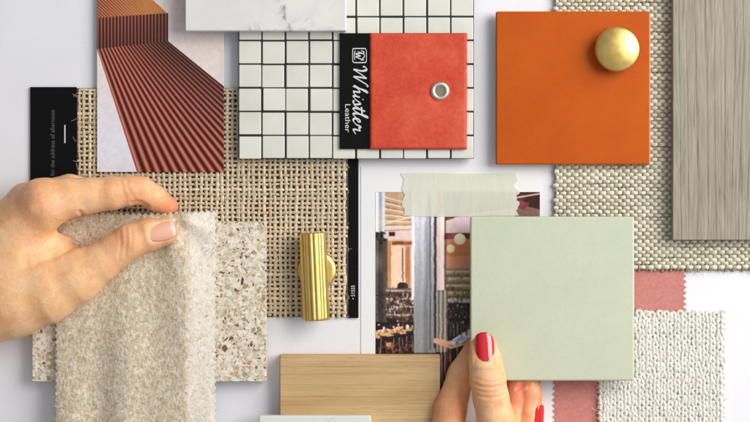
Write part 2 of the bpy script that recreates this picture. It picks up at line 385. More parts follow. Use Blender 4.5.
# ------------------------------------------------------------------ painted prints (numpy raster -> vertex colours of a fine grid)
class Canvas:
    def __init__(self, x0, y0, x1, y1, k, bg):
        self.x0, self.y0, self.x1, self.y1, self.k = x0, y0, x1, y1, k
        self.nx, self.ny = int((x1 - x0) * k) + 1, int((y1 - y0) * k) + 1
        self.X, self.Y = np.meshgrid(np.linspace(x0, x1, self.nx), np.linspace(y0, y1, self.ny))
        self.c = np.ones((self.ny, self.nx, 3)) * np.array(bg, float)
    def blend(self, mask, col, a=1.0):
        m = (np.clip(mask, 0, 1) * a)[..., None]; self.c = self.c * (1 - m) + np.asarray(col, float) * m
    def sd(self, d): return np.clip(0.5 - d * self.k, 0, 1)
    def rect(self, x0, y0, x1, y1, col, a=1.0, soft=0.0):
        d = np.maximum(np.maximum(x0 - self.X, self.X - x1), np.maximum(y0 - self.Y, self.Y - y1))
        self.blend(self.sd(d) if not soft else np.clip(0.5 - d / soft, 0, 1), col, a)
    def circ(self, x, y, r, col, a=1.0, ry=None):
        ry = ry or r; d = (np.hypot((self.X - x) / r, (self.Y - y) / ry) - 1) * min(r, ry); self.blend(self.sd(d), col, a)
    def line(self, x0, y0, x1, y1, w, col, a=1.0):
        dx, dy = x1 - x0, y1 - y0; t = np.clip(((self.X - x0) * dx + (self.Y - y0) * dy) / (dx * dx + dy * dy + 1e-9), 0, 1)
        self.blend(self.sd(np.hypot(self.X - x0 - t * dx, self.Y - y0 - t * dy) - w / 2), col, a)
    def poly(self, pts, col, a=1.0):
        inside = np.zeros_like(self.X, bool); n = len(pts)
        for i in range(n):
            (xa, ya), (xb, yb) = pts[i], pts[(i + 1) % n]
            if ya == yb: continue
            cond = ((ya > self.Y) != (yb > self.Y)) & (self.X < (xb - xa) * (self.Y - ya) / (yb - ya) + xa); inside ^= cond
        self.blend(inside.astype(float), col, a); return inside
    def sheet(self, name, ref, z, mat, parent=None, gain=1.0, thick=0.5, curl=None):
        zz = np.full(self.X.shape, float(z))
        if curl is not None: zz = zz + curl(self.X, self.Y)
        V = np.stack([self.X, self.Y, zz], -1).reshape(-1, 3)
        i = np.arange(self.ny - 1)[:, None] * self.nx; j = np.arange(self.nx - 1)[None]
        F = np.stack([i + j, i + j + 1, i + self.nx + j + 1, i + self.nx + j], -1).reshape(-1, 4)
        rgba = np.ones((len(V), 4)); rgba[:, :3] = lin(np.clip(self.c, 0, 255).reshape(-1, 3)) * gain
        # closed rim: a skirt of quads down to the sheet's underside
        b = np.concatenate([np.arange(self.nx), np.arange(1, self.ny) * self.nx + self.nx - 1,
                            (self.ny - 1) * self.nx + np.arange(self.nx - 2, -1, -1), np.arange(self.ny - 2, 0, -1) * self.nx])
        low = V[b].copy(); low[:, 2] -= thick; n0 = len(V); nb = len(b); q = np.arange(nb); q2 = (q + 1) % nb
        F = np.concatenate([F, np.stack([b[q2], b[q], n0 + q, n0 + q2], -1)])
        V = np.concatenate([V, low]); rgba = np.concatenate([rgba, np.tile([.75, .75, .75, 1], (nb, 1))])
        return mesh(name, ref, V, F, mat, parent, False, {'col': ('FLOAT_COLOR', rgba)})

# ================================================================== SETTING
ref = Ref(375, 211, 0, 0)
bm = bmesh.new(); bmesh.ops.create_grid(bm, x_segments=8, y_segments=6, size=1)
for v in bm.verts: v.co = Vector((v.co.x * 900 * S, v.co.y * 640 * S, 0))
tag(from_bm('tabletop', ref, bm, 'board', smooth=False, wn=False), kind='structure')

# ================================================================== JUTE SAMPLE with black card
ref = Ref(212, 200, 0, 3)
jute = empty('woven_fabric_sample', ref, 'open weave natural jute fabric sample mounted on a black header card', 'fabric sample')
slab('backing', ref, 77, 88, 347, 317, 0.3, 0.9, 0, 'backing', jute)
tan = lambda i: lin(np.array((232, 214, 184.)) * RNG.uniform(.95, 1.03) - np.array((0, 1, 2.)) * RNG.uniform(-3, 5))
weave('jute_weave', ref, 79, 89.5, 346.5, 316.5, 5.3, 4.75, 1.62, 1.36, 3.0, 0.6, tan, tan, jute, squash=.55, fray=1.8, jit=.26, nf=900, fz=0.9)
card = slab('header_card', ref, 30, 87, 76.5, 318, 0.3, 2.4, 0.3, 'black', jute)
text('lettering', ref, 'for the address of afternoon', 6.2, 54.5, 176, math.pi / 2, 2.46, 'grey_ink', card, 0.93)
slab('dash', ref, 64.2, 125, 65.4, 143, 2.41, 2.47, 0, 'ink', card)
strip = slab('edge_strip', ref, 348, 159, 358.5, 318, 0.3, 2.6, 0.3, 'black', jute)
text('lettering', ref, '\u2022 51555', 5.4, 354.8, 299.5, math.pi / 2, 2.66, 'ink', strip, 0.85)

# ================================================================== RED RIBBED PRINT
def red_print():
    ref = Ref(160, 80, 5.2, 5.8)
    c = Canvas(97, -30, 224, 172, 3.0, (228, 218, 216)); X, Y = c.X, c.Y
    c.blend(np.clip((X - 150) / 60, 0, 1) * np.clip((110 - Y) / 60, 0, 1), (230, 214, 206), .8)
    c.blend(np.clip((Y - 80) / 60, 0, 1), (224, 226, 240), .8)
    c.line(178, 25, 226, 60, 1.2, (236, 222, 214), .6)
    hi, mid, lo = np.array((204, 126, 98.)), np.array((124, 38, 30.)), np.array((30, 4, 8.))
    def stripes(t, n, sharp=1.0):
        p = (t * n) % 1.0
        a = np.clip(1.25 - np.abs(p - .32) / .24, 0, 1) ; d = np.clip(1.3 - np.abs(p - .82) / .17, 0, 1)
        return mid * (1 - a - d + 0)[..., None] + hi * a[..., None] * sharp + hi * a[..., None] * (1 - sharp) * .7 + lo * d[..., None]
    N = 21
    # lower fan
    ts = np.linspace(-0.02, 1.02, 400); T = np.zeros_like(X)
    for r in range(c.ny):
        y = Y[r, 0]; sy = 49 - 8 * ts; s_ = (y - sy) / (172 - sy)
        xs = (97 + 71 * ts) + ((137 + 192 * ts) - (97 + 71 * ts)) * s_
        T[r] = np.interp(X[r], xs, ts, -1, 2)
    low = (T >= 0) & (T <= 1) & (Y > 49 - 8 * T)
    colr = stripes(T, N)
    shade = 1.0 - 0.42 * np.clip((T - .3) / .6, 0, 1) * np.clip((150 - Y) / 90, 0, 1)
    colr = colr * shade[..., None]
    c.blend(low.astype(float), colr)
    # riser: vertical ribs
    t2 = (X - 97) / 71; top = 18 - 5 * t2; bot = 49 - 8 * t2
    ris = (t2 >= 0) & (t2 <= 1) & (Y >= top) & (Y <= bot)
    c.blend(ris.astype(float), stripes(t2, N) * (0.62 + .2 * np.clip((bot - Y) / 30, 0, 1))[..., None])
    # tread: orange, ribs run up to the left
    topf = (Y < top) & (X >= 97) & (X <= 153 + (Y + 0) * 14 / 13.0) & (t2 < 1)
    u = (X - Y * 1.05 - 97) / 71
    w = np.clip(1 - (X - 97) / 62, 0.16, 1)[..., None]
    c.blend(topf.astype(float), np.array((206, 136, 72.)) * (1 - w * .75) + stripes(u, N) * w * .75)
    c.c *= (0.96 + 0.08 * fbm(X / 3, Y / 3, 3))[..., None]
    o = c.sheet('ribbed_print', ref, 5.8, 'print', gain=1.0, thick=0.6, curl=lambda x, y: 0.5 * np.sin(x / 40.0))
    tag(o, 'paper print of rust red ribbed steps, beside the pale marble slab', 'print')
red_print()

# ================================================================== MOSAIC SHEET
ref = Ref(356, 70, 6, 14)
mos = empty('mosaic_tile_sheet', ref, 'white square mosaic tile sheet with black grout under the coral leather', 'tile sheet')
slab('grout', ref, 238.3, -54, 474, 158.6, 6, 13.1, 0.3, 'grout', mos)
bm = bmesh.new(); xs = [261.8 - 23.6 + 23.6 * i for i in range(11)]; ys = [16.7 + 23.75 * j for j in range(-3, 7)]
for i in range(10):
    for j in range(9):
        a, b = xs[i] + .75, xs[i + 1] - .75; p, q = ys[j] + .75, ys[j + 1] - .75
        r = bmesh.ops.create_cube(bm, size=1)['verts']
        cc = ref.conv([[(a + b) / 2, (p + q) / 2, 10.6]])[0]; tilt = RNG.normal(0, .011, 2); j0 = RNG.normal(0, .2, 2)
        for v in r:
            lx, ly = v.co.x * (b - a), v.co.y * (q - p)
            v.co = Vector(((lx + j0[0]) * ref.f * S + cc[0], (ly + j0[1]) * ref.f * S + cc[1], cc[2] + (v.co.z * 6.4 + (tilt[0] * lx + tilt[1] * ly)) * S))
bmesh.ops.bevel(bm, geom=bm.edges[:], offset=0.8 * S, segments=2, profile=0.5, affect='EDGES')
ceramic = from_bm('ceramic_face', ref, bm, 'mosaic', mos)
nv = len(ceramic.data.vertices); per = nv // 90
a = ceramic.data.attributes.new('col', 'FLOAT_COLOR', 'POINT'); cv = np.ones((nv, 4))
for k in range(nv):
    pass
co = np.empty(nv * 3); ceramic.data.vertices.foreach_get('co', co); co = co.reshape(-1, 3)
ii = np.floor((co[:, 0] / S / ref.f + (356 - xs[0])) / 23.6).astype(int); jj = np.floor((co[:, 1] / S / ref.f) / 23.75 + 50.4).astype(int)
tone = 0.93 + 0.11 * vnoise(ii * 1.0, jj * 1.0, 77)
cv[:, :3] = lin((222, 223, 212))[None] * tone[:, None]; a.data.foreach_set('color', cv.astype(np.float32).ravel())

# ================================================================== PALE MARBLE SLAB
ref = Ref(266, 0, 14.2, 27)
tag(slab('marble_slab', ref, 185, -60, 346.5, 31, 14.2, 27, 1.4, 'marble'), 'pale grey marble slab with faint dark veins, above the white mosaic sheet', 'marble sample')

# ================================================================== LEATHER SAMPLE
ref = Ref(403, 91, 14, 18)
lea = empty('leather_swatch', ref, 'coral red leather swatch with metal eyelet and black Whistler label', 'leather swatch')
lab = slab('header_label', ref, 339.5, 33, 371, 149, 14.2, 16.6, 0.4, 'black', lea)
bm = bmesh.new(); nx, ny = 60, 70
gx = np.linspace(369.5, 467, nx); gy = np.linspace(33, 149.5, ny)
X, Y = np.meshgrid(gx, gy); e = np.minimum(np.minimum(X - 369.5, 467 - X), np.minimum(Y - 33, 149.5 - Y))
ec = np.clip(e / 2.5, 0, 1); edx = .5 * (vnoise(Y / 9, X * 0, 4) - .5) * (X > 460) + .4 * (vnoise(Y / 5, X * 0 + 3, 4) - .5) * (X > 465)
Z = 16.9 + 2.2 * np.sqrt(1 - (1 - ec) ** 2) + .5 * (fbm(X / 30, Y / 30, 5) - .5) + np.clip(-.0, 0, 1)
rr = np.hypot(X - 440, Y - 91); Z += -0.9 * np.exp(-((rr - 9) / 5.0) ** 2)
V = np.stack([X + edx, Y, Z], -1).reshape(-1, 3)
i = np.arange(ny - 1)[:, None] * nx; j = np.arange(nx - 1)[None]
F = np.stack([i + j, i + j + 1, i + nx + j + 1, i + nx + j], -1).reshape(-1, 4)
lo_ = mesh('leather', ref, V, F, 'leather', lea, True); sm = lo_.modifiers.new('sol', 'SOLIDIFY'); sm.thickness = 2.2 * S; sm.offset = -1
def ring(name, ref, cx, cy, z, prof, mat, parent, n=48):
    """lathe of (radius, height) profile about a vertical axis"""
    a = np.arange(n) / n * 2 * np.pi; P = np.array(prof, float); k = len(P)
    V = np.stack([cx + P[:, 0][:, None] * np.cos(a), cy - P[:, 0][:, None] * np.sin(a), np.repeat((z + P[:, 1])[:, None], n, 1)], -1).reshape(-1, 3)
    F = [(p * n + q, p * n + (q + 1) % n, (p + 1) * n + (q + 1) % n, (p + 1) * n + q) for p in range(k - 1) for q in range(n)]
    return mesh(name, ref, V, np.array(F), mat, parent, True)
eye = ring('eyelet', ref, 440, 91, 18.9, [(4.7, -1.2), (4.9, .6), (5.7, 1.7), (7.2, 2.0), (8.8, 1.4), (9.6, 0.0), (9.7, -.8)], 'steel', lea)
ring('eyelet_hole', ref, 440, 91, 19.5, [(5.0, -.2), (0.01, -.2)], 'hole', eye)
fm = lambda u, w: (353.0 + w * 1.04, 66 + u * 1.03)
WH = [[(0.5, 9.5), (1.2, 12), (3.6, 13), (4.8, 9), (3.8, 4), (3.2, .4)], [(3.2, .4), (7.5, 7), (12, 13.2)], [(12, 13.2), (10.8, 6), (10.2, .4)], [(10.2, .4), (14.5, 7.5), (18.5, 13.8), (20, 13.4)],
      [(18.5, 1), (22.5, 7.5), (25.6, 13), (24.4, 13.4), (22, 7), (19.6, 0)], [(20.4, 2.5), (23, 5.6), (25.2, 6.2), (25, 3), (24.8, .7), (27.5, 1.6)],
      [(27.5, 1.6), (29.4, 4), (30.4, 6.4), (29.2, 2.6), (29.6, .4), (33, 3)], [(32, 9.2), (33, 10)],
      [(33, 3), (36.2, 7.2), (37.3, 4), (36.6, .9), (34.4, .3), (33.8, 1.4)], [(36.8, .8), (39, 2)],
      [(39, 2), (42.5, 8), (44, 11.6), (41.6, 5), (40.9, 1.6), (42, .3), (44.6, 3)], [(39.8, 8), (46.6, 8.9)],
      [(44.6, 3), (48.4, 9.6), (50, 13.4), (48.8, 13.4), (46.6, 6), (46, 1.6), (47.2, .3), (50.2, 3)],
      [(50.2, 3), (53.6, 4.6), (53.8, 6.6), (52, 6.2), (50.9, 3), (51.6, .7), (53.6, .5), (57, 3.4)],
      [(57, 3.4), (58.8, 7.4), (60.2, 6), (62.6, 6.4), (61.6, 2.6), (62.2, .4), (66, 2.6)]]
strokes('script_lettering', ref, WH, fm, 16.68, 'ink', lab, 0.75, 2.2, math.radians(40))
text('small_lettering', ref, 'Leather', 7.6, 345.2, 103.5, -math.pi / 2, 16.68, 'ink', lab, 1.22)
em = lambda u, w: (352.2 + w, 47.5 + u)
EM = [[(1.5, 0.8), (1, 2), (1, 12), (1.6, 13.6), (4, 14.2), (13, 14.2), (14.6, 13.4), (15, 12), (15, 3), (14.4, 1), (13, .5), (3, .5), (1.5, .8)],
      [(3.2, 9), (4.2, 11.6), (5.6, 11.5), (5.8, 7), (6.4, 3.4), (8.4, 8.4), (9.2, 3.4), (12.6, 11.8)], [(3, 3), (5, 2.4), (8, 2.1), (12.5, 2.6)], [(4, 5.4), (7.5, 12.4), (12.8, 9)]]
strokes('emblem', ref, EM, em, 16.68, 'ink', lab, 0.55, 1.05)

# ================================================================== BEIGE WEAVE (right)
ref = Ref(680, 130, 0.8, 4)
cream = lambda i: lin(np.array((243, 240, 224.)) * RNG.uniform(.95, 1.02))
olive = lambda j: lin(np.array((172, 162, 126.)) * RNG.uniform(.9, 1.06))
tag(weave('basket_weave_cloth', ref, 556, -40, 800, 270.5, 3.95, 3.7, 1.35, 1.95, 3.4, 1.15, olive, cream, None, squash=.75, fray=2.4, jit=.26, nf=900),
    'beige and olive basket weave upholstery cloth under the orange tile', 'fabric swatch')

# ================================================================== ORANGE TILE + BRASS KNOB
ref = Ref(573, 88, 6.0, 14)
ot = empty('ceramic_tile', ref, 'burnt orange glazed square tile lying under a round brass knob', 'tile')
slab('glazed_face', ref, 496, 11.3, 650, 164.5, 7.6, 14, 1.5, 'orange', ot, segs=4)
slab('unglazed_base', ref, 496.9, 12, 651.4, 164.2, 6.0, 7.5, 0.4, 'bisque', ot)
ref = Ref(618, 49, 14, 30)
kn = empty('door_pull', ref, 'round domed brass cabinet knob standing on the orange tile', 'knob')
ring('stem', ref, 618, 49, 14, [(0.01, 0), (9.5, 0), (9.5, 1.5), (7, 3), (6.8, 4), (9, 6)], 'brass', kn)
dome = [(7, 10.5), (18, 11.4), (21.3, 12.8), (22.4, 15), (22.5, 17.2), (21.8, 18.7)] + [(21.4 * q + .01, 19.0 + 4.6 * (1 - q * q)) for q in np.linspace(1, 0, 16)]
ring('knob_head', ref, 618, 49, 8.5, dome, 'brass', kn, 72)

# ================================================================== GREY PLANK
ref = Ref(740, 100, 6.2, 19)
tag(slab('grey_wood_sample', ref, 673, -70, 815, 240, 6.2, 19, 0.7, 'greywood'), 'weathered grey wood plank sample with fine vertical grain', 'wood sample')

# ================================================================== RESTAURANT PRINT
def cafe_print():
    ref = Ref(450, 280, 0.3, 0.8)
    pg = empty('interior_photo_print', ref, 'white bordered photo print of a cafe interior with grey curtain, under the tape', 'photo print')
    slab('border', ref, 361, 166.5, 540, 400, 0.2, 0.6, 0, 'paper', pg)
    c = Canvas(375.5, 192, 540, 390, 2.6, (196, 158, 128)); X, Y = c.X, c.Y
    # walls and ceiling, left bay
    c.rect(385, 190, 413, 226, (176, 146, 118)); c.rect(385, 226, 413, 240, (206, 186, 182))
    for k in range(6): c.line(384, 197 + 6 * k, 413, 205 + 4.2 * k, 1.2, (226, 206, 184), .8); c.line(384, 201 + 6 * k, 413, 208 + 4.2 * k, 1.0, (116, 88, 66), .7)
    c.line(384, 224, 413, 216, 1.4, (228, 206, 190), .8)
    c.rect(389, 232, 395, 236, (64, 22, 26)); c.rect(388, 241, 413, 300, (206, 166, 138)); c.rect(391, 246, 405, 296, (222, 190, 164))
    c.rect(392, 241.5, 412, 245, (124, 76, 46)); c.rect(405.5, 246, 410, 296, (176, 118, 84)); c.rect(388, 241, 391, 300, (176, 124, 84))
    # left curtain and plant
    c.rect(370, 190, 385, 236, (196, 200, 206)); c.rect(379, 190, 382, 236, (150, 156, 164)); c.rect(376, 190, 377.4, 236, (226, 228, 232))
    c.rect(370, 236, 383.5, 360, (62, 60, 58)); c.rect(376, 236, 378, 345, (96, 92, 88)); c.rect(381.5, 238, 387.5, 345, (74, 62, 52), .9)
    for k in range(26): c.circ(378 + random.uniform(-3, 7), 236 + random.uniform(-4, 9), random.uniform(.7, 1.9), random.choice([(36, 40, 38), (66, 72, 66), (24, 24, 26)]))
    # back shelves
    c.rect(385, 288, 414, 322, (98, 80, 68))
    for k in range(4): c.rect(386, 290 + 8 * k, 414, 291.5 + 8 * k, (206, 196, 182), .85)
    for k in range(190):
        x, y = random.uniform(386, 413), random.uniform(291, 326)
        c.rect(x, y, x + random.uniform(.6, 2), y + random.uniform(1, 4.4), random.choice([(24, 18, 18), (214, 206, 196), (88, 44, 44), (140, 116, 98), (40, 34, 34), (120, 36, 50), (170, 150, 130)]), .85)
    c.line(402.6, 248, 402.6, 281, .9, (50, 36, 30)); c.circ(402.6, 285.5, 4.8, (22, 18, 18), 1, 3.2); c.rect(397.5, 285, 408, 288.4, (26, 20, 20))
    # tables and chairs, lower left
    c.rect(375, 322, 414, 356, (34, 26, 26)); c.poly([(375, 331), (392, 327), (413, 325), (413, 332), (392, 336), (375, 339)], (206, 164, 116)); c.poly([(375, 331), (392, 327.5), (400, 327), (384, 332)], (234, 210, 178))
    c.circ(392, 324, 4, (26, 20, 22)); c.rect(388, 318, 396, 329, (40, 30, 32)); c.circ(407, 326, 2, (240, 226, 206))
    for k in range(9): c.line(377 + 4.2 * k, 338, 376 + 4.6 * k, 356, .9, random.choice([(98, 72, 60), (160, 130, 110), (16, 12, 14)]))
    c.circ(390, 346, 5, (176, 96, 62), .9, 3.6); c.circ(389, 344.4, 2.6, (226, 160, 126), .9); c.circ(403, 348, 3.2, (44, 52, 90), .8); c.poly([(394, 349), (413, 344), (413, 347), (396, 352)], (120, 70, 54))
    for k in range(120):
        x, y = random.uniform(375, 413), random.uniform(337, 355); c.rect(x, y, x + random.uniform(.5, 1.6), y + random.uniform(.6, 3), random.choice([(18, 12, 14), (70, 44, 40), (130, 96, 80), (30, 24, 30)]), .7)
    # right bay
    c.rect(445, 190, 540, 222, (112, 56, 42)); c.poly([(445, 221), (470, 213), (545, 205), (545, 240), (445, 240)], (206, 184, 188))
    c.rect(445, 233, 545, 239, (92, 34, 34)); c.rect(452, 233.5, 456, 238, (170, 60, 54)); c.rect(445, 239, 545, 270, (190, 122, 78)); c.rect(445, 256, 545, 270, (212, 150, 118), .7)
    c.circ(459.8, 239, 5.6, (255, 228, 190)); c.circ(450.6, 248.5, 4.2, (250, 214, 172))
    c.rect(445, 268, 545, 300, (150, 132, 98))
    for k in range(5): c.rect(445, 271 + 7 * k, 545, 272.6 + 7 * k, (206, 194, 164), .8); c.rect(445, 275 + 7 * k, 545, 276.5 + 7 * k, (92, 76, 52), .8)
    c.rect(445, 302, 545, 360, (52, 30, 32)); c.rect(445, 299, 545, 303, (204, 206, 196), .8)
    for k in range(420):
        x, y = random.uniform(446, 500), random.uniform(303, 335)
        c.rect(x, y, x + random.uniform(.6, 2.2), y + random.uniform(.8, 4), random.choice([(26, 14, 18), (120, 30, 54), (190, 178, 172), (70, 60, 60), (36, 40, 60), (150, 60, 60), (14, 10, 12)]), .85)
    c.rect(445, 318, 545, 320.5, (30, 14, 16)); c.rect(445, 333, 545, 360, (30, 18, 20)); c.rect(436, 345, 545, 392, (28, 20, 22))
    # big grey curtain and white post
    c.rect(411.5, 190, 415.5, 300, (232, 222, 226)); g = np.clip((Y - 195) / 120, 0, 1)
    xw = X + 2.2 * (fbm(X / 40, Y / 38, 71) - .5) * 2 + .02 * (Y - 250); fold = 0.62 + .20 * np.sin(xw * .42 + 1) + .18 * np.sin(xw * .83 + 2) + .12 * (fbm(xw / 2.5, Y / 80, 72) - .5) * 2
    cur = (np.array((206, 206, 216.)) * (1 - g[..., None]) + np.array((138, 138, 140.)) * g[..., None]) * (0.78 + .34 * fold[..., None])
    c.blend(((X > 414.2 + .4 * np.sin(Y / 30)) & (X < 437 - g * 1.2)).astype(float), cur)
    c.rect(429.5, 200, 431, 350, (70, 70, 74), .7); c.rect(434, 214, 436.5, 348, (52, 48, 50), .9); c.rect(437, 214, 441, 300, (222, 196, 192)); c.rect(440.5, 214, 444.8, 300, (240, 222, 216))
    c.rect(444.4, 214, 446, 332, (96, 66, 54), .8)
    c.blend(((X > 436.5) & (X < 448) & (Y > 290) & (Y < 352)).astype(float), np.array((176, 164, 152.)) * (.6 + .5 * (.5 + .5 * np.sin(X * 1.5))[..., None]))
    # front table with papers
    c.poly([(434, 338), (452, 341), (470, 332), (490, 326), (490, 334), (468, 344), (452, 349), (434, 343)], (222, 172, 138)); c.poly([(450, 341), (462, 333), (474, 328), (480, 333), (462, 342), (453, 345)], (226, 226, 240)); c.poly([(455, 340), (462, 336), (467, 338), (459, 342)], (150, 176, 220))
    for x in (441, 444.5, 450, 457): c.line(x, 347, x + 1.5, 388, 1.3, (206, 186, 170), .8)
    c.rect(446, 349, 449, 368, (206, 40, 40), .5); c.rect(375, 353, 436, 392, (30, 24, 24))
    # top right behind the tape
    c.rect(515, 190, 545, 217, (60, 26, 28)); c.line(514, 198, 541, 193.5, 1.6, (196, 170, 146)); c.poly([(515, 203), (541, 210), (541, 218), (515, 218)], (122, 96, 82)); c.poly([(518, 200), (530, 203), (524, 210), (516, 207)], (120, 54, 58))
    # bar stools, bottles, plates and far clutter
    for k in range(14):
        x = 448 + 1.7 * k + random.uniform(-1, 1); c.line(x, 322 + random.uniform(0, 5), x + random.uniform(-1.5, 1.5), 336, .7, random.choice([(150, 120, 100), (20, 12, 14), (196, 176, 160)]), .8)
    for k in range(60):
        x, y = random.uniform(446, 500), random.uniform(271, 301); c.rect(x, y, x + random.uniform(.8, 2.4), y + random.uniform(1, 3.6), random.choice([(96, 84, 58), (196, 186, 158), (120, 96, 66), (70, 52, 44), (222, 212, 190)]), .6)
    for k in range(26):
        x = 376 + random.uniform(0, 36); y = 325 + random.uniform(-2, 3); c.rect(x, y, x + random.uniform(.8, 2.2), y + random.uniform(.8, 3), random.choice([(250, 244, 236), (60, 40, 36), (30, 22, 24), (170, 60, 50)]), .85)
    for (x, y) in ((381, 341), (394, 338), (407, 336)):
        c.line(x, y, x - 1.5, y + 15, 1.1, (150, 112, 84), .9); c.line(x + 5, y, x + 6, y + 15, 1.1, (150, 112, 84), .9); c.line(x - .5, y + 6, x + 5.5, y + 6, 1.5, (92, 58, 46), .9); c.line(x, y - 4, x + 5, y - 4, 2.2, (46, 32, 32), .9)
    c.blend(np.clip((fbm(X / 1.6, Y / 2.4, 91, 3) - .52) * 6, 0, 1) * (Y > 286) * ((X < 413) | (X > 447)), (24, 16, 18), .45)
    c.blend(np.clip((fbm(X / 14, Y / 22, 92, 3) - .4) * 2.2, 0, 1) * (Y < 290) * ((X < 413) | (X > 447)), (244, 214, 186), .30)
    # lens softness: small local shifts and a slight blur of the printed image
    wx = (fbm(X / 7, Y / 7, 81, 2) - .5) * 0.9 * c.k; wy = (fbm(X / 7, Y / 7, 82, 2) - .5) * 0.9 * c.k
    gi, gj = np.mgrid[0:c.ny, 0:c.nx]; c.c = c.c[np.clip((gi + wy).round().astype(int), 0, c.ny - 1), np.clip((gj + wx).round().astype(int), 0, c.nx - 1)]
    for q in range(2): c.c = (c.c + np.roll(c.c, 1, 0) + np.roll(c.c, -1, 0) + np.roll(c.c, 1, 1) + np.roll(c.c, -1, 1)) / 5
    c.circ(459.8, 239, 5.4, (250, 220, 176)); c.circ(450.6, 248.5, 4.0, (246, 206, 160)); c.circ(459.3, 238.4, 3.4, (254, 238, 208), .8); c.circ(450.2, 248, 2.4, (252, 230, 196), .8)
    c.c = np.clip((c.c / 255 - .5) * 1.18 + .5, 0, 1) * 255
    c.c *= (0.94 + .12 * fbm(X / 2, Y / 2, 8))[..., None]
    pic = c.sheet('printed_picture', ref, 0.75, 'print', pg, gain=1.15, thick=0.12)
cafe_print()

# ================================================================== TAPE
ref = Ref(460, 195, 1.0, 1.6)
pts = []
yy = np.linspace(173, 215.5, 26)
for y in yy: pts.append((518.0 + 1.6 * math.sin(y * .5) + RNG.uniform(-.8, .8) - (1.5 if y < 190 else 0), y))
for x in np.linspace(516, 405, 24)[1:-1]: pts.append((x, 216.2 + .5 * math.sin(x * .06)))
for y in yy[::-1]: pts.append((403.2 + 1.3 * math.sin(y * .42 + 1) + RNG.uniform(-.8, .8), y))
for x in np.linspace(405, 516, 24)[1:-1]: pts.append((x, 173 + .4 * math.sin(x * .07)))
tag(prism('masking_tape', ref, pts, 1.15, 1.5, 'tape'), 'pale green translucent tape strip with torn ends above the sage tile', 'tape')

# ================================================================== PINK CLOTH
def pinked(x0, y0, x1, y1, tooth=5.0, depth=3.2):
    P = []
    def side(a, b, nrm):
        n = max(2, int(math.hypot(b[0] - a[0], b[1] - a[1]) / tooth))
        for k in range(n):
            for h, q in ((0, 0.0), (1, .5)):
                t = (k + q) / n; d = depth * (-.5 if h == 0 else .5) + RNG.uniform(-.3, .3)
                P.append((a[0] + (b[0] - a[0]) * t + nrm[0] * d, a[1] + (b[1] - a[1]) * t + nrm[1] * d))
    side((x0, y0), (x1, y0), (0, -1)); side((x1, y0), (x1, y1), (1, 0)); side((x1, y1), (x0, y1), (0, 1)); side((x0, y1), (x0, y0), (-1, 0)); return P
ref = Ref(620, 350, 0.2, 1.5)
tag(prism('pink_cloth_swatch', ref, pinked(554.5, 262, 685, 470, 5.5, 3.4), 0.3, 1.4, 'pink'), 'dusty pink cloth swatch with pinked edges, under the sage tile and the knit', 'fabric swatch')

# ================================================================== WHITE KNIT
ref = Ref(660, 390, 1.6, 6)
paths, rad, cols = [], [], []
Wk, Hk = 7.1, 5.5; x0, x1, y0, y1 = 599, 724, 316, 470
for r in range(int((y1 - y0) / Hk)):
    t = np.arange(0, 2 * np.pi * ((x1 - x0) / Wk), 2 * np.pi / 14)
    n = len(t); col = t / (2 * np.pi); y = y0 + r * Hk
    jx = 2.3 * (vnoise(col * 1.1, np.full(n, r * 2.1), 31) - .5); jy = 3.0 * (vnoise(col * 1.3, np.full(n, r * 1.7), 33) - .5)
    P = np.stack([x0 + Wk * col + 1.6 * np.sin(2 * t) + jx, y + 4.1 * np.cos(t) + jy, 4.2 - .8 * np.cos(2 * t) - .5 * np.cos(t)], 1)
    paths.append(P); rad.append(1.5 + .6 * vnoise(col * 2.3, np.full(n, r * 5.3), 35)); cols.append(lin((246, 245, 238)) * RNG.uniform(.97, 1.02))
P, R = fibres(1300, x0, y0 - 1, x1, y1, lambda x, y: 5.2, 7.5, .14, .15); paths += P; rad += R; cols += [lin((246, 244, 236))] * len(P)
V, F, I = tubes(paths, rad, 0.8); c = np.ones((len(V), 4)); c[:, :3] = np.array(cols)[I]
kt = empty('knit_swatch', ref, 'chunky off white knit swatch with frayed edges, right of the sage tile', 'fabric swatch')
mesh('knit_loops', ref, V, F, 'thread', kt, True, {'col': ('FLOAT_COLOR', c)})
M['knit_back'] = Mat('knit_backing', L4(238, 236, 228), 0.95, spec=.1).m
prism('backing', ref, pinked(599, 314.5, 724, 470, 5.2, 3.4), 1.9, 3.0, 'knit_back', kt)

# ================================================================== OAK BLOCK + LOWER MARBLE
ref = Ref(360, 400, 0.9, 17)
bm = bmesh.new(); bmesh.ops.create_cube(bm, size=1)
c0 = ref.conv([[360, 422, 9]])[0]
for v in bm.verts: v.co = Vector((v.co.x * 160.5 * ref.f * S + c0[0], v.co.y * 134 * ref.f * S + c0[1], v.co.z * 16.2 * S + c0[2]))
te = [e for e in bm.edges if all(v.co.z > c0[2] and v.co.y > c0[1] for v in e.verts)]
bmesh.ops.bevel(bm, geom=te, offset=5.0 * S, segments=1, affect='EDGES')
bmesh.ops.bevel(bm, geom=bm.edges[:], offset=.6 * S, segments=2, affect='EDGES')
tag(from_bm('oak_block', ref, bm, 'oak'), 'light oak wood sample block with chamfered top edge', 'wood sample')
ref = Ref(315, 430, 17.2, 28)
tag(slab('stone_sample', ref, 258.5, 415.5, 371, 500, 17.3, 28, 1.6, 'marble2'), 'white stone sample strip lying across the oak block at the bottom', 'stone sample')

# ================================================================== TERRAZZO
ref = Ref(150, 302, 5.4, 16)
tag(slab('terrazzo_tile', ref, 32, 222, 266.5, 381.5, 5.4, 16, 0.8, 'terrazzo'), 'cream terrazzo tile with brown chips, partly under the felt cloth', 'tile')

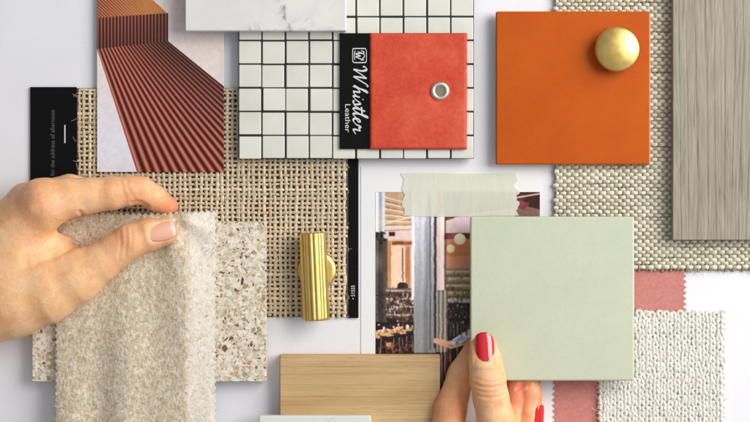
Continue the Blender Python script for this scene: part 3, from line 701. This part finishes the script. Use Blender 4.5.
# ================================================================== BRASS BAR HANDLE
ref = Ref(315, 276, 5.3, 30)
hd = empty('drawer_pull', ref, 'reeded brass bar handle with round flange lying on the jute', 'handle')
ring('flange', ref, 316.5, 271, 5.3, [(0.01, 0), (18, 0), (19.3, .8), (19.5, 4), (19.1, 6), (18.2, 7), (14, 7.2), (0.01, 7.2)], 'brass', hd, 72)
nA, nL = 132, 30
L0, L1 = np.array([312.3, 233.0]), np.array([316.2, 321.0]); ax = (L1 - L0) / np.linalg.norm(L1 - L0); sd = np.array([-ax[1], ax[0]])
V = []
ends = [0.0, .6, 1.4] + list(np.linspace(3, 85, nL)) + [86.6, 87.4, 88.1]
for li, l in enumerate(ends):
    k = min(l, 88.1 - l); sh = 1 - 0.07 * max(0, 1 - k / 1.4) ** 2
    for q in range(nA):
        a = 2 * math.pi * q / nA; r = (12.6 + .9 * abs(math.sin(a * 8))) * sh
        xy = L0 + ax * l + sd * r * math.cos(a); V.append((xy[0], xy[1], 20.6 + r * math.sin(a) * .92))
ne = len(ends)
F = [(p * nA + q, (p + 1) * nA + q, (p + 1) * nA + (q + 1) % nA, p * nA + (q + 1) % nA) for p in range(ne - 1) for q in range(nA)]
F += [tuple(range(nA)), tuple(range((ne - 1) * nA, ne * nA))[::-1]]
bar = mesh('reeded_bar', ref, np.array(V), F, 'brass', hd, True)
bm = bmesh.new(); bm.from_mesh(bar.data); bmesh.ops.recalc_face_normals(bm, faces=bm.faces); bm.to_mesh(bar.data); bm.free()
for p in bar.data.polygons:
    if len(p.vertices) > 4: p.use_smooth = False

# ================================================================== SAGE TILE
ref = Ref(552, 298, 20, 29.5)
tag(slab('sage_tile', ref, 470.3, 216.5, 634.5, 380.8, 20, 29.5, 2.0, 'sage', segs=4), 'pale sage green glazed square tile held by the hand with red nails', 'tile')

# ================================================================== FELT CLOTH
ref = Ref(135, 320, 8, 26)
xs_ = np.arange(55, 216.1, 1.25); ys_ = np.arange(211.8, 480.1, 1.6)
X, Y = np.meshgrid(xs_, ys_)
d = np.clip((Y - 211) / 200, 0, 1.2)
tooth = lambda q, w: np.abs(((q / w) % 1.0) - .5) * 4 - 1
Yt = Y + np.exp(-(Y - 211) / 2.5) * tooth(X, 6.2) * 2.2 + np.exp(-(Y - 211) / 14) * 2.2 * np.sin((X - 60) / 46.0)
Xt = X + np.exp(-(X - 55) / 2.0) * tooth(Y, 6.4) * 1.6 + np.exp(-(215 - X) / 2.0) * tooth(Y + 2, 6.4) * 1.2
Z = 23.5 + 6 * np.clip((X - 55) / 133, 0, 1) + 1.0 * np.exp(-((X - 160) / 40) ** 2) * np.exp(-((Y - 211) / 60) ** 2)
Z += d * (2.6 * np.sin((X - 30) / 13.5 + .5 * d + .5 * np.sin(Y / 40)) + 1.3 * np.sin(X / 7.3 + 1.2 + Y / 160) + 2.0)
Z += 2.6 * np.exp(-((X - 184) / 13) ** 2) * (.5 + d * .6)
Xe = X + 5 * (fbm(Y / 55, Y * 0 + 2, 47) - .5) * np.clip((Y - 225) / 40, 0, 1); dr = np.clip((Xe - 186) / 29, 0, 1); Z -= 12.5 * dr ** 1.2 * (1 - 0.1 * d)
dl = np.clip((66 - X) / 11, 0, 1); Z -= 1.5 * dl ** 1.5
pr = np.hypot(X - 168, Y - 205); pa = np.arctan2(X - 168, Y - 205)
Z += 3.2 * np.sin(pa * 7.0 + .6) * np.exp(-((pr - 38) / 34) ** 2) * np.clip((Y - 214) / 14, 0, 1)
Z += 1.6 * (fbm(X / 34, Y / 60, 45) - .5) * 2 * np.clip((Y - 225) / 40, 0, 1)
Z += .5 * (fbm(X / 8, Y / 8, 41) - .5)
Z = np.maximum(Z, 17.8)
nx, ny = len(xs_), len(ys_)
V = np.stack([Xt, Yt, Z], -1).reshape(-1, 3); i = np.arange(ny - 1)[:, None] * nx; j = np.arange(nx - 1)[None]
F = np.stack([i + j, i + j + 1, i + nx + j + 1, i + nx + j], -1).reshape(-1, 4)
edge_lit = np.clip((Xe.ravel() - 186 - 4 * (fbm(Yt.ravel() / 14, Xt.ravel() / 14, 43) - .5)) / 9, 0, 1)  # mask for the brightness painted onto the right strip
fe = mesh('felt_cloth', ref, V, F, 'felt', None, True, {'edge_light': ('FLOAT', edge_lit)}); so = fe.modifiers.new('sol', 'SOLIDIFY'); so.thickness = 1.5 * S; so.offset = -1
zi = lambda x, y: Z[min(ny - 1, max(0, int((y - 211.8) / 1.6))), min(nx - 1, max(0, int((x - 55) / 1.25)))]
P, R = fibres(1500, 56, 212, 215, 440, zi, 6.0, .12, .18); fv, ff, fi = tubes(P, R, 1.0, 4)
fc = np.ones((len(fv), 4)); fc[:, :3] = np.array([lin(np.array((232, 224, 208.)) * RNG.choice([1.02, .95, .84, .72], p=[.6, .25, .1, .05])) for k in P])[fi]
mesh('surface_fibres', ref, fv, ff, 'thread', fe, True, {'col': ('FLOAT_COLOR', fc)})
tag(fe, 'beige flecked wool felt cloth with pinked top edge pinched by the left hand', 'fabric swatch')

# ================================================================== HANDS: a blended distance field turned into one continuous skin
def surface_nets(f, org, h):
    s = f < 0; nx, ny, nz = f.shape
    acc = np.zeros((nx - 1, ny - 1, nz - 1, 3), np.float32); cnt = np.zeros((nx - 1, ny - 1, nz - 1), np.float32)
    crn = [(a, b, c) for a in (0, 1) for b in (0, 1) for c in (0, 1)]
    def sl(A, o): return A[o[0]:nx - 1 + o[0], o[1]:ny - 1 + o[1], o[2]:nz - 1 + o[2]]
    for o in crn:
        for k in range(3):
            if o[k]: continue
            o2 = list(o); o2[k] = 1
            a, b = sl(f, o), sl(f, o2); m = (a < 0) != (b < 0); t = np.where(m, a / np.where(m, a - b, 1), 0)
            for q in range(3): acc[..., q] += np.where(m, (t if q == k else o[q]), 0)
            cnt += m
    act = cnt > 0; idx = np.full(act.shape, -1, np.int64); idx[act] = np.arange(act.sum())
    g = np.stack(np.nonzero(act), 1); V = (g + acc[act] / cnt[act][:, None]) * h + org
    F = []
    for k in range(3):
        u, w = (k + 1) % 3, (k + 2) % 3
        lo_s = [slice(1, -1)] * 3; lo_s[k] = slice(0, -1); hi_s = [slice(1, -1)] * 3; hi_s[k] = slice(1, None)
        a, b = s[tuple(lo_s)], s[tuple(hi_s)]
        for m, flip in ((a & ~b, False), (~a & b, True)):
            p = np.stack(np.nonzero(m), 1); p[:, u] += 1; p[:, w] += 1
            def c(du, dw):
                q = p.copy(); q[:, u] -= du; q[:, w] -= dw; return idx[q[:, 0], q[:, 1], q[:, 2]]
            quad = np.stack([c(1, 1), c(0, 1), c(0, 0), c(1, 0)], 1)
            F.append(quad[:, ::-1] if flip else quad)
    return V, np.concatenate(F)

def hand_mesh(lo, hi, h, chains):
    """chains: (list of (x,y,z,r), blend k, z flatten); layout coordinates"""
    lo = np.array(lo, float); n = ((np.array(hi) - lo) / h).astype(int) + 1
    f = np.full(tuple(n), 60.0, np.float32); ax = [lo[k] + np.arange(n[k]) * h for k in range(3)]
    for pts, k, fl in chains:
        P = np.array(pts, float); pad = P[:, 3].max() + 24
        i0 = np.clip(((P[:, :3].min(0) - pad - lo) / h).astype(int), 0, n - 1); i1 = np.clip(((P[:, :3].max(0) + pad - lo) / h).astype(int) + 1, 1, n)
        g = np.meshgrid(*[ax[q][i0[q]:i1[q]].astype(np.float32) for q in range(3)], indexing='ij')
        dd = None
        segs = list(zip(P[:-1], P[1:])) if len(P) > 1 else [(P[0], P[0] + [0, 0, .01, 0])]
        for a, b in segs:
            ba = b[:3] - a[:3]; L2 = (ba ** 2).sum()
            t = ((g[0] - a[0]) * ba[0] + (g[1] - a[1]) * ba[1] + (g[2] - a[2]) * ba[2]) / L2; t = np.clip(t, 0, 1)
            r = a[3] + (b[3] - a[3]) * t
            q = np.sqrt((g[0] - a[0] - t * ba[0]) ** 2 + (g[1] - a[1] - t * ba[1]) ** 2 + ((g[2] - a[2] - t * ba[2]) / fl) ** 2) - r
            if dd is None: dd = q
            else:
                kk = 3.0; hh = np.clip(kk - np.abs(dd - q), 0, None) / kk; dd = np.minimum(dd, q) - hh * hh * kk * .25
        sub = f[i0[0]:i1[0], i0[1]:i1[1], i0[2]:i1[2]]
        hh = np.clip(k - np.abs(sub - dd), 0, None) / k; sub[...] = np.minimum(sub, dd) - hh * hh * k * .25
    f[0] = f[-1] = 5; f[:, 0] = f[:, -1] = 5; f[:, :, 0] = f[:, :, -1] = 5
    V, F = surface_nets(f, lo, h)
    e = np.concatenate([F[:, [0, 1]], F[:, [1, 2]], F[:, [2, 3]], F[:, [3, 0]]])
    for it in range(4):
        acc = np.zeros_like(V); c = np.zeros(len(V))
        np.add.at(acc, e[:, 0], V[e[:, 1]]); np.add.at(acc, e[:, 1], V[e[:, 0]]); np.add.at(c, e[:, 0], 1); np.add.at(c, e[:, 1], 1)
        V = V + (.5 if it % 2 == 0 else -.47) * (acc / c[:, None] - V)
    return V, F
def normals(V, F):
    n = np.cross(V[F[:, 2]] - V[F[:, 0]], V[F[:, 3]] - V[F[:, 1]]); N = np.zeros_like(V)
    for k in range(4): np.add.at(N, F[:, k], n)
    return N / (np.linalg.norm(N, axis=1)[:, None] + 1e-9)
def segdist(V, pts):
    d = np.full(len(V), 1e9)
    for a, b in zip(pts[:-1], pts[1:]):
        a, b = np.array(a, float), np.array(b, float); ba = b - a; dim = len(a)
        t = np.clip(((V[:, :dim] - a) @ ba) / (ba @ ba), 0, 1); d = np.minimum(d, np.linalg.norm(V[:, :dim] - a - t[:, None] * ba, axis=1))
    return d
def crease(V, F, pts, depth, width, zmin, puff=0.4):
    N = normals(V, F); d = segdist(V, catmull(pts, 6) if len(pts) > 2 else np.array(pts, float)); up = (V[:, 2] > zmin)
    disp = -depth * np.exp(-(d / width) ** 2) + puff * depth * np.exp(-((d - 2.4 * width) / (1.4 * width)) ** 2)
    return V + N * (disp * up)[:, None]

def nail(name, ref, c, a, n, ln, wd, R, mat, parent, lift=0.5, sq=3.0, tipdrop=1.0):
    """curved nail plate; c centre of its top, a axis toward the tip, n outward (layout axes, y down)"""
    c, a, n = (np.array(q, float) for q in (c, a, n)); a /= np.linalg.norm(a); n = n - a * (n @ a); n /= np.linalg.norm(n); s_ = np.cross(n, a)
    nu, nv = 26, 19; V, T = [], []
    for i in range(nu):
        u = -1 + 2 * i / (nu - 1)
        p = sq if u > 0 else 2.6
        hw = wd / 2 * max(0.02, (1 - abs(u) ** p)) ** (1 / p) * (1.0 + 0.05 * u)
        for j in range(nv):
            v = -1 + 2 * j / (nv - 1); w = hw * v; th = w / R
            edge = max(0, 1 - max(abs(u), abs(v)) ** 6)
            z = R * (math.cos(th) - 1) + lift * (0.25 + .75 * edge) - tipdrop * (u * .5 + .3) ** 2 * (1 if u > -.6 else .5)
            V.append(c + a * (u * ln / 2) + s_ * (R * math.sin(th)) + n * z); T.append((u + 1) / 2)
    F = [(i * nv + j, (i + 1) * nv + j, (i + 1) * nv + j + 1, i * nv + j + 1) for i in range(nu - 1) for j in range(nv - 1)]
    o = mesh(name, ref, np.array(V), np.array(F), mat, parent, True, {'tint': ('FLOAT', np.array(T))})
    bm = bmesh.new(); bm.from_mesh(o.data); bmesh.ops.recalc_face_normals(bm, faces=bm.faces)
    nl = Vector((n[0], -n[1], n[2]))
    if sum((f.normal.dot(nl) for f in bm.faces)) < 0: bmesh.ops.reverse_faces(bm, faces=bm.faces)
    bm.to_mesh(o.data); bm.free()
    m = o.modifiers.new('sol', 'SOLIDIFY'); m.thickness = 0.7 * S; m.offset = -1
    return o
def tint_of(V, spots):
    t = np.zeros(len(V))
    for x, y, z, r, w in spots: t = np.maximum(t, 1.25 * w * np.exp(-(((V - [x, y, z]) ** 2).sum(1)) / r ** 2))
    return t

# ---- hand pinching the felt
ch = [
    ([(-215, 362, 30, 52), (-120, 326, 28, 54), (-50, 294, 28, 58), (-5, 274, 32, 52)], 12, 0.56),       # forearm, wrist, back of hand
    ([(-50, 272, 28, 40), (6, 238, 40, 31), (45, 204, 52, 25)], 14, 0.82),                             # index metacarpal
    ([(-55, 266, 24, 38), (-2, 234, 28, 25), (25, 203, 34, 19)], 12, 0.85),                              # middle metacarpal
    ([(24, 202, 34, 19), (66, 190, 24, 16), (92, 191, 12, 12), (80, 205, 8, 10)], 6, 1.0),               # curled middle finger
    ([(12, 220, 22, 15), (40, 206, 15, 14), (48, 212, 11, 11)], 6, 1.0),                                # curled ring finger
    ([(-40, 302, 28, 48), (10, 292, 34, 47), (44, 287, 40, 37), (74, 277, 42, 27)], 16, 0.8),            # thumb metacarpal
    ([(20, 250, 36, 30), (54, 251, 34, 17)], 16, 0.8),                                                  # web
    ([(74, 277, 42, 26), (100, 262.5, 44, 19.6), (116, 250.5, 44.5, 17.8), (130, 241.8, 44.2, 17.6), (148, 235.2, 42.2, 16.2), (162.5, 231.8, 40, 14.2)], 8, 0.95),   # thumb
    ([(45, 204, 52, 24.5), (68, 198, 49, 20), (90, 195.5, 46, 17.6), (112, 193, 45, 16.4), (130, 190.5, 42, 14.6), (140, 190, 40, 13.6), (153, 197.5, 31, 12.4), (165.5, 206.5, 22, 10.2)], 7, 1.0),   # index
]
V, F = hand_mesh((-216, 150, 2), (190, 420, 104), 1.15, ch)
# joints, folds
V = crease(V, F, [(127, 228), (129, 240), (127, 256)], .35, 1.3, 48)
V = crease(V, F, [(121, 231), (123, 243), (121, 257)], .3, 1.2, 48)
V = crease(V, F, [(133, 229), (134, 241), (132, 252)], .25, 1.1, 48)
V = crease(V, F, [(128, 181), (131, 190), (136, 200)], .3, 1.4, 44)
V = crease(V, F, [(122, 180), (124, 190), (127, 198)], .2, 1.1, 48)
V = crease(V, F, [(133, 203), (140, 202), (147, 206)], .9, 1.6, 26)
V = crease(V, F, [(69, 240), (75, 245), (80, 246)], 1.6, 1.8, 30)
V = crease(V, F, [(82, 212), (86, 219), (84, 226)], 1.2, 1.6, 30)
V = crease(V, F, [(40, 262), (58, 256), (73, 247)], .8, 2.4, 45)
# gentle tendon and vein relief on the back of the hand
N = normals(V, F); relief = 1.3 * np.exp(-(segdist(V, [(-60, 262), (0, 228), (36, 210)]) / 5) ** 2) - .9 * np.exp(-(segdist(V, [(-50, 285), (5, 258), (40, 238)]) / 9) ** 2)
V = V + N * (relief * (V[:, 2] > 50))[:, None] + N * (.7 * (fbm(V[:, 0] / 16, V[:, 1] / 16, 51) - .5))[:, None]
# nail bed
dn = np.abs((V[:, 0] - 163) * .97 - (V[:, 1] - 231.4) * .24) / 13.5; dm = np.abs((V[:, 0] - 163) * .24 + (V[:, 1] - 231.4) * .97) / 9.5
ins = np.clip(1 - np.maximum(dn, dm) ** 4, 0, 1) * (V[:, 2] > 46); rim = np.exp(-((np.maximum(dn, dm) - 1.16) / .14) ** 2) * (V[:, 2] > 46) * (V[:, 0] < 172)
V[:, 2] += -1.0 * ins + .55 * rim
tint = tint_of(V, [(166, 206, 22, 20, .9), (130, 191, 50, 20, .35), (150, 246, 42, 18, .45), (125, 243, 60, 16, .4), (76, 246, 40, 10, .8), (84, 220, 40, 10, .6), (140, 203, 38, 12, .7), (176, 234, 38, 12, .6), (40, 205, 70, 22, .35), (20, 200, 50, 20, .5)])
ref = Ref(20, 260, 2, 46)
lh = mesh('hand', ref, V, F, 'skin', None, True, {'tint': ('FLOAT', tint)})
tag(lh, 'hand with bare short nails reaching in from the left, pinching the felt', 'hand')
nail('fingernail', ref, (162.5, 231.4, 54.4), (1, -.25, -.22), (.04, -.10, 1), 28, 20, 13.5, 'nail', lh, .6, 3.0, 1.2)

# ---- hand holding the sage tile
ch = [
    ([(545, 640, 40, 46), (524, 570, 38, 44), (505, 520, 36, 44)], 12, 0.62),
    ([(505, 520, 40, 42), (506, 490, 44, 30)], 14, 0.75),
    ([(475, 520, 30, 34), (455, 480, 26, 24)], 14, 0.8),
    ([(506, 500, 42, 29), (501, 450, 45, 21), (495, 415, 47, 18.2), (491, 398, 48, 17.8), (488, 380, 48, 17.8), (485.5, 362, 46.5, 16.4), (484, 349.5, 44.8, 14.2)], 8, 0.9),   # thumb
    ([(452, 485, 24, 22), (448, 438, 24, 17.5), (452, 412, 20, 16.2), (463, 377, 14, 13.6), (477, 349, 10.5, 9.4)], 6, 1.0),    # index, behind the tile
    ([(480, 505, 18, 20), (510, 446, 15, 15), (518, 402, 13, 12.2), (519, 378, 10.8, 10.4), (516, 350, 10, 9)], 4, 1.0),    # middle
    ([(505, 510, 18, 20), (524, 462, 16, 14), (533.5, 418, 15.5, 12.8), (532.5, 397, 13, 12.4), (530.5, 377, 10.8, 10.4), (527, 360, 10, 9)], 2, 1.0),   # ring
]
V, F = hand_mesh((405, 318, 1), (605, 660, 86), 1.05, ch)
for y, dp in ((384, .6), (389, .3), (394, .6), (378, .25)):
    V = crease(V, F, [(474, y - 1), (482, y + 1.6), (491, y + 2), (500, y + .6), (505, y - 1.5)], dp, 1.15, 54)
V = crease(V, F, [(520, 392), (524, 388), (531, 387)], .8, 1.4, 12)
N = normals(V, F); V = V + N * (.6 * (fbm(V[:, 0] / 12, V[:, 1] / 12, 61) - .5))[:, None]
dn = np.abs(V[:, 1] - 348.5) / 15.5; dm = np.abs(V[:, 0] - 483.6) / 10.8
ins = np.clip(1 - np.maximum(dn, dm) ** 4, 0, 1) * (V[:, 2] > 48); rim = np.exp(-((np.maximum(dn, dm) - 1.15) / .13) ** 2) * (V[:, 2] > 48) * (V[:, 1] > 344)
V[:, 2] += -1.0 * ins + .7 * rim
tint = tint_of(V, [(484, 336, 44, 12, .8), (490, 388, 64, 18, .35), (478, 350, 12, 20, .9), (452, 412, 36, 26, .5), (520, 392, 22, 22, 1.0), (534, 395, 24, 20, .7), (545, 402, 16, 16, .8)])
ref = Ref(500, 480, 1, 50)
rh = mesh('hand', ref, V, F, 'skin', None, True, {'tint': ('FLOAT', tint)})
tag(rh, 'hand with glossy red nails holding the sage green tile from below', 'hand')
nail('fingernail', ref, (483.6, 348.0, 59.0), (-.05, -1, -.12), (-.10, -.06, 1), 33, 23.5, 13.0, 'varnish', rh, .7, 2.5, 1.6)
nail('fingernail', ref, (543.3, 420, 25.2), (-.04, 1, .02), (.72, 0, .69), 25, 15, 12.5, 'varnish', rh, .8, 2.5, 1.2)

# ================================================================== LIGHT AND CAMERA
w = bpy.data.worlds.new('World'); sc.world = w; w.use_nodes = True
nt = w.node_tree; bg = nt.nodes['Background']
# soft room: bright ceiling overhead, dimmer walls towards the left
tc = nt.nodes.new('ShaderNodeTexCoord'); sp = nt.nodes.new('ShaderNodeSeparateXYZ'); nt.links.new(tc.outputs['Generated'], sp.inputs[0])
ad = nt.nodes.new('ShaderNodeMath'); ad.operation = 'MULTIPLY_ADD'; nt.links.new(sp.outputs['X'], ad.inputs[0]); ad.inputs[1].default_value = 0.35; nt.links.new(sp.outputs['Z'], ad.inputs[2])
rp = nt.nodes.new('ShaderNodeValToRGB'); nt.links.new(ad.outputs[0], rp.inputs['Fac'])
rp.color_ramp.elements[0].position = 0.1; rp.color_ramp.elements[0].color = (0.18, 0.18, 0.2, 1)
rp.color_ramp.elements[1].position = 0.95; rp.color_ramp.elements[1].color = (0.95, 0.96, 1.0, 1)
nt.links.new(rp.outputs['Color'], bg.inputs['Color']); bg.inputs['Strength'].default_value = 0.54
def area(name, loc, target, size, energy, color):
    l = bpy.data.lights.new(name, 'AREA'); l.shape = 'RECTANGLE'; l.size, l.size_y = size; l.energy = energy; l.color = color
    o = bpy.data.objects.new(name, l); COL.objects.link(o); o.location = loc
    o.rotation_euler = (Vector(target) - Vector(loc)).to_track_quat('-Z', 'Y').to_euler(); return o
area('window_light', (0.92, 0.42, 0.80), (0, 0, 0), (0.95, 0.95), 20.6, (1.0, 0.975, 0.94))
cam = bpy.data.cameras.new('camera'); co_ = bpy.data.objects.new('camera', cam); COL.objects.link(co_)
co_.location = (0, 0, D * S); cam.sensor_width = 36; cam.lens = 36 * D / 750.0; cam.clip_start = 0.02; cam.clip_end = 20
sc.camera = co_
sc.view_settings.view_transform = 'Standard'; sc.view_settings.look = 'None'; sc.view_settings.exposure = 0; sc.view_settings.gamma = 1
